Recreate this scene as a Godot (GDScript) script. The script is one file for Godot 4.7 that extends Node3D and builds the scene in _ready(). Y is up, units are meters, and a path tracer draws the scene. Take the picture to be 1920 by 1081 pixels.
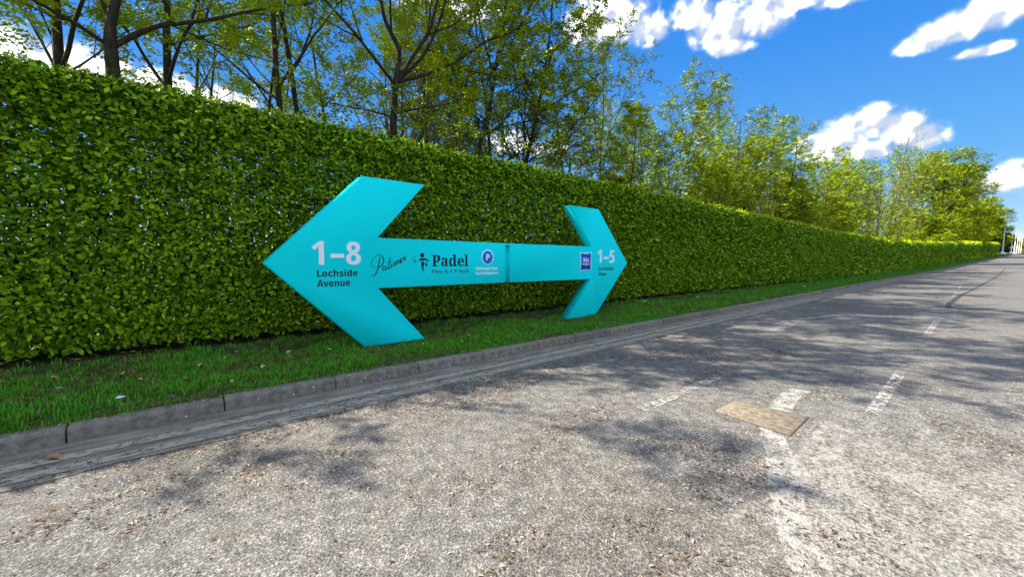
extends Node3D

# x runs along the road, y is up, the hedge stands on the -z side of the road. Metres.
var rng := RandomNumberGenerator.new()
var buf := PackedFloat32Array()
var names := {}
var bend := FastNoiseLite.new()
var SUN_DIR := Vector3(0.5126, -0.6428, 0.5693).normalized()

# lettering of the script word and the figure on the sign: (along the sign, height)
var SCRIPT := [
	[[2.106,1.188],[2.072,1.197],[2.056,1.246],[2.085,1.318],[2.154,1.358],[2.205,1.336],[2.222,1.280],[2.204,1.229],[2.151,1.188],[2.129,1.196]],
	[[2.171,1.330],[2.158,1.246],[2.134,1.157],[2.104,1.096],[2.076,1.072],[2.053,1.080],[2.059,1.093]],
	[[2.250,1.207],[2.223,1.203],[2.207,1.167],[2.214,1.142],[2.238,1.161],[2.255,1.203],[2.253,1.161],[2.274,1.169],[2.289,1.201]],
	[[2.315,1.326],[2.297,1.235],[2.293,1.184],[2.306,1.172],[2.325,1.195]],
	[[2.277,1.248],[2.337,1.271]],
	[[2.340,1.246],[2.330,1.200],[2.342,1.189],[2.359,1.217]],
	[[2.346,1.286],[2.353,1.296]],
	[[2.364,1.252],[2.374,1.260],[2.371,1.202]],
	[[2.372,1.232],[2.390,1.271],[2.401,1.263],[2.397,1.216]],
	[[2.398,1.244],[2.419,1.285],[2.430,1.276],[2.426,1.232]],
	[[2.427,1.252],[2.450,1.295],[2.461,1.288],[2.457,1.244],[2.472,1.252]],
	[[2.515,1.322],[2.487,1.313],[2.470,1.278],[2.481,1.255],[2.508,1.287],[2.521,1.328]],
	[[2.541,1.352],[2.529,1.322],[2.525,1.293],[2.540,1.290],[2.552,1.310]]]
# where brown litter has drifted together on the road (x, z)
var HEAPS := [[-0.68, -3.66], [-0.49, -3.59], [1.1, -3.53], [1.41, -3.36], [-0.54, -2.93], [-0.13, -2.69], [0.85, -2.76], [0.37, -2.88], [2.76, -1.41], [2.49, -0.99], [2.87, -0.85], [1.69, -1.04], [2.65, -0.24], [2.38, -0.36], [1.76, -0.75], [1.39, -1.89], [1.14, -1.3]]
var FIGURE := [
	[[2.736,1.282],[2.770,1.312],[2.836,1.321],[2.884,1.306],[2.918,1.264],[2.877,1.280],[2.843,1.294],[2.803,1.279],[2.769,1.284]],
	[[2.783,1.264],[2.829,1.270],[2.833,1.233],[2.816,1.173],[2.842,1.106],[2.811,1.137],[2.790,1.185]],
	[[2.843,1.258],[2.893,1.233],[2.870,1.191],[2.855,1.219]]]

# ------------------------------------------------------------------ general helpers
func lin(r: float, g: float, b: float) -> Color:
	return Color(r, g, b).linear_to_srgb()

func mat(c: Color, rough := 0.9, spec := 0.3) -> StandardMaterial3D:
	var m := StandardMaterial3D.new()
	m.albedo_color = c
	m.roughness = rough
	m.metallic_specular = spec
	return m

func numbered(n: String) -> String:
	var k: int = names.get(n, 0)
	names[n] = k + 1
	return n if k == 0 else "%s_%03d" % [n, k]

func put_mesh(called: String, mesh: Mesh, m: Material, parent: Node = null) -> MeshInstance3D:
	var o := MeshInstance3D.new()
	o.mesh = mesh
	o.material_override = m
	if parent == null:
		o.name = numbered(called)
		add_child(o, true)
	else:
		o.name = called
		parent.add_child(o, true)
	return o

func thing(called: String, at: Vector3, label := "", category := "", group := "") -> Node3D:
	var o := Node3D.new()
	o.name = numbered(called)
	add_child(o, true)
	o.position = at
	tag(o, label, category, group)
	return o

func tag(o: Node, label := "", category := "", group := "", kind := "") -> Node:
	for kv in [["label", label], ["category", category], ["group", group], ["kind", kind]]:
		if kv[1] != "":
			o.set_meta(kv[0], kv[1])
	return o

func multi(called: String, mesh: Mesh, m: Material, parent: Node) -> MultiMeshInstance3D:
	var mm := MultiMesh.new()
	mm.transform_format = MultiMesh.TRANSFORM_3D
	mm.use_colors = true
	mm.mesh = mesh
	mm.instance_count = buf.size() / 16
	mm.buffer = buf
	buf = PackedFloat32Array()
	var o := MultiMeshInstance3D.new()
	o.multimesh = mm
	o.material_override = m
	o.name = called if parent != self else numbered(called)
	parent.add_child(o, true)
	return o

func put(b: Basis, p: Vector3, c: Color) -> void:
	buf.append_array(PackedFloat32Array([b.x.x, b.y.x, b.z.x, p.x, b.x.y, b.y.y, b.z.y, p.y, b.x.z, b.y.z, b.z.z, p.z, c.r, c.g, c.b, 1.0]))

func rv() -> Vector3:
	return Vector3(rng.randf_range(-1, 1), rng.randf_range(-1, 1), rng.randf_range(-1, 1))

func frame(n: Vector3, t: Vector3) -> Basis:      # y along n, z as near to t as it can be
	var y := n.normalized()
	var z := t - y * t.dot(y)
	if z.length() < 0.01:
		z = y.cross(Vector3(0.3, 0.1, 0.9))
	z = z.normalized()
	return Basis(y.cross(z), y, z)

func sstep(a: float, b: float, x: float) -> float:
	var t := clampf((x - a) / (b - a), 0, 1)
	return t * t * (3 - 2 * t)

func arrays_mesh(v: PackedVector3Array, n: PackedVector3Array, idx: PackedInt32Array, uv := PackedVector2Array(), uv2 := PackedVector2Array(), col := PackedColorArray()) -> ArrayMesh:
	var a := []
	a.resize(Mesh.ARRAY_MAX)
	a[Mesh.ARRAY_VERTEX] = v
	a[Mesh.ARRAY_NORMAL] = n
	a[Mesh.ARRAY_INDEX] = idx
	if uv.size():
		a[Mesh.ARRAY_TEX_UV] = uv
	if uv2.size():
		a[Mesh.ARRAY_TEX_UV2] = uv2
	if col.size():
		a[Mesh.ARRAY_COLOR] = col
	var m := ArrayMesh.new()
	m.add_surface_from_arrays(Mesh.PRIMITIVE_TRIANGLES, a)
	return m

func noise(freq: float, seed_: int, oct := 4, kind := FastNoiseLite.TYPE_SIMPLEX_SMOOTH) -> FastNoiseLite:
	var n := FastNoiseLite.new()
	n.seed = seed_
	n.frequency = freq
	n.noise_type = kind
	n.fractal_octaves = oct
	if oct <= 1:
		n.fractal_type = FastNoiseLite.FRACTAL_NONE
	return n

# a tileable texture: noise laid over noise, each [frequency, seed, octaves, weight]; dark to light colours (linear)
func grain(size: int, layers: Array, stops: Array) -> ImageTexture:
	var data := []
	for l in layers:
		var kind: int = l[4] if l.size() > 4 else FastNoiseLite.TYPE_SIMPLEX_SMOOTH
		var n := noise(l[0], l[1], l[2], kind)
		data.append(n.get_seamless_image(size, size).get_data())
	var g := Gradient.new()
	var offs := PackedFloat32Array()
	var cols := PackedColorArray()
	for stop in stops:
		offs.append(stop[0])
		cols.append((stop[1] as Color).linear_to_srgb())
	g.offsets = offs
	g.colors = cols
	var table := PackedInt32Array()
	for i in 256:
		var c := g.sample(i / 255.0)
		table.append_array([int(c.r * 255), int(c.g * 255), int(c.b * 255)])
	var out := PackedByteArray()
	out.resize(size * size * 3)
	var a: PackedByteArray = data[0]
	var b: PackedByteArray = data[1] if data.size() > 1 else a
	var d: PackedByteArray = data[2] if data.size() > 2 else a
	var wa: float = layers[0][3]
	var wb: float = layers[1][3] if data.size() > 1 else 0.0
	var wd: float = layers[2][3] if data.size() > 2 else 0.0
	for i in size * size:
		var v := clampi(int(a[i] * wa + b[i] * wb + d[i] * wd), 0, 255) * 3
		var j := i * 3
		out[j] = table[v]
		out[j + 1] = table[v + 1]
		out[j + 2] = table[v + 2]
	return ImageTexture.create_from_image(Image.create_from_data(size, size, false, Image.FORMAT_RGB8, out))

func bumps(size: int, freq: float, seed_: int, oct: int, strength: float, kind := FastNoiseLite.TYPE_SIMPLEX_SMOOTH) -> ImageTexture:
	var im := noise(freq, seed_, oct, kind).get_seamless_image(size, size)
	im.bump_map_to_normal_map(strength)
	return ImageTexture.create_from_image(im)

# ------------------------------------------------------------------ the line of the road: a slight bend and a rise far off
func off(s: float) -> float:
	var t := clampf(s - 40, 0, 30)
	return 0.5 * 0.075 / 30 * t * t + 0.075 * maxf(0, s - 70)

func rise(s: float) -> float:
	var t := clampf(s - 45, 0, 30)
	return 0.5 * 0.028 / 30 * t * t + 0.028 * clampf(s - 75, 0, 160)

func at(s: float, d: float, h := 0.0) -> Vector3:     # d metres to the hedge side of the camera's line
	return Vector3(s, h + rise(s), -d + off(s))

# a sheet along the road between the distances d0 and d1
func strip(s0: float, s1: float, ds: float, d0: float, d1: float, nd: int, lift: float, uvm := 1.0, tinted := false, box2 := Rect2()) -> ArrayMesh:
	var v := PackedVector3Array()
	var uv := PackedVector2Array()
	var uv2 := PackedVector2Array()
	var col := PackedColorArray()
	var idx := PackedInt32Array()
	var ns := int(ceil((s1 - s0) / ds))
	for i in ns + 1:
		var s := s0 + (s1 - s0) * i / ns
		for j in nd + 1:
			var d := d0 + (d1 - d0) * j / nd
			var p := at(s, d)
			p.y += verge_height(s, d) if lift < 0 else lift
			v.append(p)
			uv.append(Vector2(p.x, p.z) / uvm)
			if box2.size.x > 0:
				uv2.append((Vector2(p.x, p.z) - box2.position) / box2.size)
			if tinted:
				col.append(road_tint(p.x, p.z))
	for i in ns:
		for j in nd:
			var a := i * (nd + 1) + j
			idx.append_array([a, a + 1, a + nd + 1, a + 1, a + nd + 2, a + nd + 1])
	var st := SurfaceTool.new()
	st.create_from_arrays([v, null, null, col if col.size() else null, uv, uv2 if uv2.size() else null, null, null, null, null, null, null, idx])
	st.generate_normals()
	var m := st.commit()
	return m

# ------------------------------------------------------------------ leaves, sprigs, tufts
func leaf_shape(width := 0.56, fold := 0.07, droop := 0.1) -> ArrayMesh:
	var st := SurfaceTool.new()
	st.begin(Mesh.PRIMITIVE_TRIANGLES)
	leaf_into(st, Transform3D(), width, fold, droop)
	st.generate_normals()
	return st.commit()

func leaf_into(st: SurfaceTool, t: Transform3D, width: float, fold: float, droop: float) -> void:
	var rows := [[0.0, 0.0], [0.22, 0.36], [0.5, 0.5], [0.78, 0.33], [1.0, 0.0]]
	var c := []
	for r in rows:
		var z: float = r[0]
		var w: float = r[1] * width
		var y := -droop * z * z
		c.append([t * Vector3(-w, y + fold * w * 2, z), t * Vector3(0, y, z), t * Vector3(w, y + fold * w * 2, z)])
	for i in 4:
		for k in 2:
			var a: Vector3 = c[i][k]
			var b: Vector3 = c[i][k + 1]
			var d: Vector3 = c[i + 1][k]
			var e: Vector3 = c[i + 1][k + 1]
			if a.distance_to(b) > 1e-4:
				for p in [a, b, d]:
					st.add_vertex(p)
			if d.distance_to(e) > 1e-4:
				for p in [b, e, d]:
					st.add_vertex(p)

func diamond_into(st: SurfaceTool, t: Transform3D, width: float) -> void:
	var q := [t * Vector3(0, 0, 0), t * Vector3(-width, 0.12, 0.48), t * Vector3(width, 0.12, 0.48), t * Vector3(0, -0.1, 1), t * Vector3(0, 0, 0.48)]
	for f in [[0, 4, 1], [0, 2, 4], [1, 4, 3], [4, 2, 3]]:
		for k in f:
			st.add_vertex(q[k])

func sprig_shape(count: int, leaf_len: float, spread: float) -> ArrayMesh:   # young leaves on a short shoot along +z
	var st := SurfaceTool.new()
	st.begin(Mesh.PRIMITIVE_TRIANGLES)
	for i in count:
		var z := spread * (0.15 + 0.85 * i / count)
		var side := -1.0 if i % 2 else 1.0
		var dir := Vector3(side * rng.randf_range(0.5, 1.1), rng.randf_range(-0.5, 0.5), rng.randf_range(0.3, 0.9)).normalized()
		var n := Vector3(rng.randf_range(-0.5, 0.5), 1, rng.randf_range(-0.5, 0.5))
		var b := frame(n, dir).scaled(Vector3.ONE * leaf_len * rng.randf_range(0.7, 1.15))
		diamond_into(st, Transform3D(b, Vector3(rng.randf_range(-1, 1) * 0.05, rng.randf_range(-1, 1) * 0.05, z)), 0.29)
	# the shoot itself
	for k in 3:
		var a := TAU * k / 3
		var e := TAU * (k + 1) / 3
		for p in [Vector3(cos(a), sin(a), 0) * 0.004, Vector3(cos(e), sin(e), 0) * 0.004, Vector3(0, 0, spread)]:
			st.add_vertex(p)
	st.generate_normals()
	return st.commit()

func tuft_shape(blades: int, spread: float) -> ArrayMesh:      # unit height
	var st := SurfaceTool.new()
	st.begin(Mesh.PRIMITIVE_TRIANGLES)
	for i in blades:
		var a := rng.randf() * TAU
		var lean := Vector3(cos(a), 0, sin(a))
		var side := Vector3(-lean.z, 0, lean.x) * rng.randf_range(0.025, 0.045)
		var p := Vector3(rng.randf_range(-1, 1), 0, rng.randf_range(-1, 1)) * spread
		var h := rng.randf_range(0.55, 1.0)
		var l := rng.randf_range(0.15, 0.75)
		var q := p + Vector3(0, h * 0.6, 0) + lean * l * 0.35
		var t := p + Vector3(0, h * (1.05 - 0.35 * l), 0) + lean * l
		for v in [p - side, p + side, q - side * 0.8, p + side, q + side * 0.8, q - side * 0.8, q - side * 0.8, q + side * 0.8, t]:
			st.add_vertex(v)
	st.generate_normals()
	return st.commit()

func pebble_shape() -> ArrayMesh:
	var st := SurfaceTool.new()
	st.begin(Mesh.PRIMITIVE_TRIANGLES)
	var top := Vector3(0.1, 0.42, 0)
	var ring := []
	for k in 6:
		var a := TAU * k / 6
		var r := rng.randf_range(0.75, 1.1)
		ring.append([Vector3(cos(a) * r * 0.6, 0.3, sin(a) * r * 0.6), Vector3(cos(a) * r, -0.15, sin(a) * r)])
	for k in 6:
		var a: Array = ring[k]
		var b: Array = ring[(k + 1) % 6]
		for p in [top, a[0], b[0], a[0], a[1], b[0], b[0], a[1], b[1]]:
			st.add_vertex(p)
	st.generate_normals()
	return st.commit()

# ------------------------------------------------------------------ trees
var wv := PackedVector3Array()
var wn := PackedVector3Array()
var wi := PackedInt32Array()
var sprig_mesh: Array[ArrayMesh] = []
var leaf_mat: StandardMaterial3D
var bark_mat: StandardMaterial3D
var bark_pale: StandardMaterial3D

func tube(pts: Array, r0: float, r1: float, sides: int) -> void:
	var start := wv.size()
	var n := pts.size()
	var x := Vector3(1, 0, 0.03)
	for i in n:
		var d: Vector3 = (pts[mini(i + 1, n - 1)] - pts[maxi(i - 1, 0)]).normalized()
		var y := d.cross(x).normalized()
		x = y.cross(d).normalized()
		var r := lerpf(r0, r1, float(i) / (n - 1))
		for k in sides:
			var a := TAU * k / sides
			var o := x * cos(a) + y * sin(a)
			wv.append(pts[i] + o * r)
			wn.append(o)
	for i in n - 1:
		for k in sides:
			var a := start + i * sides + k
			var b := start + i * sides + (k + 1) % sides
			wi.append_array([a, a + sides, b, b, a + sides, b + sides])

func wood_mesh() -> ArrayMesh:
	var m := arrays_mesh(wv, wn, wi)
	wv = PackedVector3Array()
	wn = PackedVector3Array()
	wi = PackedInt32Array()
	return m

func young_leaf() -> Color:
	var t := rng.randf()
	var c := Color(0.2, 0.29, 0.012).lerp(Color(0.34, 0.4, 0.016), t * t)
	return c * rng.randf_range(0.9, 1.3)

func sprig_at(p: Vector3, d: Vector3, scale_ := 1.0) -> void:
	var z := (d + rv() * 0.7 + Vector3(0, -0.1, 0)).normalized()
	var b := frame(Vector3(rng.randf_range(-0.7, 0.7), 1, rng.randf_range(-0.7, 0.7)), z)
	put(b.scaled(Vector3.ONE * scale_ * rng.randf_range(0.75, 1.25)), p, young_leaf())

# o: n, start, ang, ratio per level, wander, up, twig sprigs, leaf scale
func branch(p: Vector3, dir: Vector3, length: float, r: float, lvl: int, o: Dictionary) -> void:
	var segs: int = [12, 7, 4, 3][lvl]
	var pts := [p]
	var d := dir.normalized()
	var wander: float = o.wander[lvl]
	for i in segs:
		d = (d + rv() * wander + Vector3(0, o.up[lvl], 0)).normalized()
		p += d * length / segs
		pts.append(p)
	follow(pts, length, r, lvl, o)

func follow(pts: Array, length: float, r: float, lvl: int, o: Dictionary) -> void:
	var end := r * (0.25 if lvl == 0 else 0.35)
	tube(pts, r, end, [8, 6, 4, 3][lvl])
	var n := pts.size() - 1
	if lvl < 3:
		var count: int = int(o.n[lvl] * rng.randf_range(0.85, 1.15))
		var turn := rng.randf() * TAU
		for c in count:
			var t: float = lerpf(o.start[lvl], 0.99, (c + rng.randf()) / count)
			var i := mini(int(t * n), n - 1)
			var f := t * n - i
			var q: Vector3 = pts[i].lerp(pts[i + 1], f)
			var d: Vector3 = (pts[i + 1] - pts[i]).normalized()
			turn += 2.4 + rng.randf_range(-0.5, 0.5)
			var b := frame(d, Vector3(1, 0.1, 0.2))
			var side := b.x * cos(turn) + b.z * sin(turn)
			var ang: float = o.ang[lvl] * rng.randf_range(0.75, 1.25)
			var l: float = length * o.ratio[lvl] * (1.15 - 0.7 * t) * rng.randf_range(0.75, 1.25)
			branch(q, d * cos(ang) + side * sin(ang), l, maxf(lerpf(r, end, t) * 0.55, 0.004), lvl + 1, o)
	if lvl >= 2:
		var m: int = o.sprigs if lvl == 3 else int(o.sprigs / 2)
		for k in m:
			var t := 1.0 - 0.75 * rng.randf() * rng.randf()
			var i := mini(int(t * n), n - 1)
			sprig_at(pts[i].lerp(pts[i + 1], t * n - i), pts[i + 1] - pts[i], o.leaf)

func kind(k: String) -> Dictionary:
	match k:
		"tall":      # a clear stem with ascending limbs
			return {n = [11, 6, 5], start = [0.34, 0.25, 0.15], ang = [0.95, 0.75, 0.7], ratio = [0.46, 0.5, 0.55], wander = [0.06, 0.14, 0.2, 0.25], up = [0.03, 0.06, 0.05, 0.0], sprigs = 4, leaf = 1.0}
		"pole":      # a thin woodland stem
			return {n = [9, 4, 4], start = [0.3, 0.25, 0.2], ang = [0.9, 0.7, 0.7], ratio = [0.3, 0.5, 0.6], wander = [0.05, 0.16, 0.2, 0.25], up = [0.04, 0.05, 0.05, 0.0], sprigs = 5, leaf = 1.0}
		"sparse":    # thin and open with leaves just out
			return {n = [15, 6, 4], start = [0.16, 0.2, 0.2], ang = [0.62, 0.6, 0.6], ratio = [0.42, 0.46, 0.5], wander = [0.05, 0.1, 0.14, 0.2], up = [0.04, 0.1, 0.1, 0.06], sprigs = 3, leaf = 1.0}
		"full":      # leafy down to the hedge
			return {n = [18, 7, 4], start = [0.12, 0.15, 0.15], ang = [0.85, 0.75, 0.7], ratio = [0.4, 0.5, 0.55], wander = [0.06, 0.13, 0.2, 0.25], up = [0.03, 0.07, 0.06, 0.0], sprigs = 4, leaf = 1.1}
		"bare":      # twigs and a few buds
			return {n = [18, 7, 5], start = [0.2, 0.2, 0.2], ang = [0.5, 0.5, 0.5], ratio = [0.42, 0.46, 0.5], wander = [0.04, 0.08, 0.1, 0.15], up = [0.05, 0.1, 0.1, 0.1], sprigs = 1, leaf = 0.6}
	return {}

func tree(base: Vector3, h: float, r: float, k: String, seed_: int, label: String, lean := Vector3.ZERO, stems := 1, limbs := [], group := "") -> Node3D:
	rng.seed = seed_
	var t := thing("tree", base, label, "tree", group)
	var o := kind(k)
	if limbs.size():
		for l in limbs:      # [radius, level, points...]
			var pts := []
			for i in range(2, l.size()):
				pts.append(Vector3(l[i][0], l[i][1], l[i][2]) - base)
			var fine := smooth(pts)
			var length := 0.0
			for i in fine.size() - 1:
				length += fine[i].distance_to(fine[i + 1])
			var oo := o.duplicate(true)
			if l[1] == 0:
				oo.n[0] = 3
				oo.start[0] = 0.6
			follow(fine, length, l[0] * 0.75, l[1], oo)
	else:
		for i in stems:
			var a := TAU * (i + rng.randf() * 0.6) / stems
			var out := Vector3(cos(a), 0, sin(a)) * (0.0 if stems == 1 else 1.0)
			branch(out * 0.12 - Vector3(0, 0.1, 0), Vector3(0, 1, 0) + lean + out * rng.randf_range(0.1, 0.3), h * (1.0 if i == 0 else rng.randf_range(0.6, 0.95)), r * (1.0 if stems == 1 else 0.7), 0, o)
	put_mesh("trunk", wood_mesh(), bark_pale if k == "sparse" or k == "bare" else bark_mat, t)
	multi("crown", sprig_mesh[seed_ % sprig_mesh.size()], leaf_mat, t)
	return t

func smooth(pts: Array) -> Array:
	var out := []
	for i in pts.size() - 1:
		for k in 3:
			out.append(pts[i].cubic_interpolate(pts[i + 1], pts[maxi(i - 1, 0)], pts[mini(i + 2, pts.size() - 1)], k / 3.0))
	out.append(pts[-1])
	return out

func copy_tree(src: Node3D, base: Vector3, scale_: float, turn: float, label: String, group := "") -> Node3D:
	var c: Node3D = src.duplicate()
	c.name = numbered("tree")
	add_child(c, true)
	c.position = base
	c.scale = Vector3.ONE * scale_
	c.rotation.y = turn
	for key in ["label", "group"]:
		c.remove_meta(key)
	tag(c, label, "", group)
	return c

# ------------------------------------------------------------------ flat lettering and plates on the sign's face
func slab(poly: PackedVector2Array, z: float, thick: float, bevel: float) -> ArrayMesh:    # front face at z, facing +z
	var st := SurfaceTool.new()
	st.begin(Mesh.PRIMITIVE_TRIANGLES)
	if not Geometry2D.is_polygon_clockwise(poly):
		poly.reverse()
	var n := poly.size()
	var inner := PackedVector2Array()
	for i in n:
		var a := (poly[i] - poly[(i + n - 1) % n]).normalized()
		var b := (poly[(i + 1) % n] - poly[i]).normalized()
		var na := Vector2(a.y, -a.x)
		var nb := Vector2(b.y, -b.x)
		var m := (na + nb).normalized()
		inner.append(poly[i] + m * bevel / maxf(m.dot(na), 0.3))
	var tri := Geometry2D.triangulate_polygon(inner)
	for f in tri.size() / 3:
		var q := [inner[tri[f * 3]], inner[tri[f * 3 + 1]], inner[tri[f * 3 + 2]]]
		if (q[1] - q[0]).cross(q[2] - q[0]) > 0:
			q = [q[0], q[2], q[1]]
		for p in q:
			st.add_vertex(Vector3(p.x, p.y, z))
		for p in [q[0], q[2], q[1]]:
			st.add_vertex(Vector3(p.x, p.y, z - thick))
	for i in n:
		var j := (i + 1) % n
		var rows := [[inner, z], [poly, z - bevel], [poly, z - thick + bevel], [inner, z - thick]]
		for k in 3:
			var A := Vector3(rows[k][0][i].x, rows[k][0][i].y, rows[k][1])
			var B := Vector3(rows[k][0][j].x, rows[k][0][j].y, rows[k][1])
			var C := Vector3(rows[k + 1][0][i].x, rows[k + 1][0][i].y, rows[k + 1][1])
			var D := Vector3(rows[k + 1][0][j].x, rows[k + 1][0][j].y, rows[k + 1][1])
			for p in [A, C, B, B, C, D]:
				st.add_vertex(p)
	st.generate_normals()
	return st.commit()

func pv(a: Array) -> PackedVector2Array:
	var o := PackedVector2Array()
	for p in a:
		o.append(Vector2(p[0], p[1]))
	return o

func disc(c: Vector2, rx: float, ry: float, n := 32) -> PackedVector2Array:
	var o := PackedVector2Array()
	for i in n:
		o.append(c + Vector2(cos(TAU * i / n) * rx, sin(TAU * i / n) * ry))
	return o

func letters(t: Node3D, called: String, s: String, font: String, bold: bool, x0: float, x1: float, y0: float, y1: float, z: float, m: Material) -> void:
	var f := SystemFont.new()
	f.font_names = PackedStringArray([font])
	f.font_weight = 700 if bold else 400
	var tm := TextMesh.new()
	tm.text = s
	tm.font = f
	tm.font_size = 64
	tm.pixel_size = 0.01
	tm.depth = 0.2
	tm.curve_step = 0.8
	var bb := tm.get_aabb()
	var o := MeshInstance3D.new()
	o.name = called
	o.mesh = tm
	o.material_override = m
	var sc := Vector3((x1 - x0) / bb.size.x, (y1 - y0) / bb.size.y, 0.02)
	o.scale = sc
	o.position = Vector3(x0 - bb.position.x * sc.x, y0 - bb.position.y * sc.y, z)
	t.add_child(o, true)

func pen(strokes: Array, z: float, m: Material, called: String, t: Node3D, w0: float, w1: float) -> void:
	var st := SurfaceTool.new()
	st.begin(Mesh.PRIMITIVE_TRIANGLES)
	var q := 0
	for s in strokes:
		var pts := []
		for p in s:
			pts.append(Vector3(p[0], p[1], 0))
		var f := smooth(pts)
		var L := []
		var R := []
		for i in f.size():
			var d: Vector3 = (f[mini(i + 1, f.size() - 1)] - f[maxi(i - 1, 0)]).normalized()
			var w := lerpf(w0, w1, clampf(-d.y * 1.2, 0, 1))     # downstrokes are heavier
			var side := Vector3(-d.y, d.x, 0) * w
			L.append(f[i] + side)
			R.append(f[i] - side)
		var zz := z + 0.0004 * (q % 4)
		q += 1
		for i in f.size() - 1:
			for p in [L[i], L[i + 1], R[i], R[i], L[i + 1], R[i + 1]]:
				st.add_vertex(p + Vector3(0, 0, zz))
	st.generate_normals()
	put_mesh(called, st.commit(), m, t)

# ------------------------------------------------------------------ the scene
func _ready() -> void:
	rng.seed = 7
	bend = noise(0.9, 3, 3)
	camera_and_light()
	materials()
	ground_and_road()
	kerb()
	verge()
	hedges()
	woodland()
	sign_()
	small_things()
	far_end()

func camera_and_light() -> void:
	var cam := Camera3D.new()
	cam.name = "camera"
	add_child(cam)
	cam.transform = Transform3D(Basis(Vector3(0.75818, 0.01405, 0.65189), Vector3(0.0422, 0.99661, -0.07057), Vector3(-0.65067, 0.08101, 0.75502)), Vector3(0, 1.3686, 0))
	cam.fov = 71.56
	cam.near = 0.05
	cam.far = 4000
	cam.current = true
	var sun := DirectionalLight3D.new()
	sun.name = "sun"
	add_child(sun)
	sun.look_at_from_position(Vector3.ZERO, SUN_DIR, Vector3.UP)
	sun.light_energy = 1.6
	sun.light_color = Color(1.0, 0.95, 0.87)
	sun.light_angular_distance = 0.5
	sun.shadow_enabled = true
	var e := Environment.new()
	e.background_mode = Environment.BG_SKY
	e.tonemap_mode = Environment.TONE_MAPPER_LINEAR
	e.tonemap_exposure = 3.0
	e.sdfgi_enabled = true
	e.ssao_enabled = true
	e.ssil_enabled = true
	var sky := Sky.new()
	var pm := PanoramaSkyMaterial.new()
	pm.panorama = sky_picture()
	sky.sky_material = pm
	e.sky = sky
	var we := WorldEnvironment.new()
	we.name = "environment"
	we.environment = e
	add_child(we)

func air(el: float) -> Color:
	var t := sqrt(clampf(sin(el), 0, 1))
	var c := Color(0.26, 0.34, 0.37).lerp(Color(0.06, 0.175, 0.325), sstep(0.05, 0.45, t))
	return c.lerp(Color(0.014, 0.095, 0.295), sstep(0.32, 0.72, t))

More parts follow.
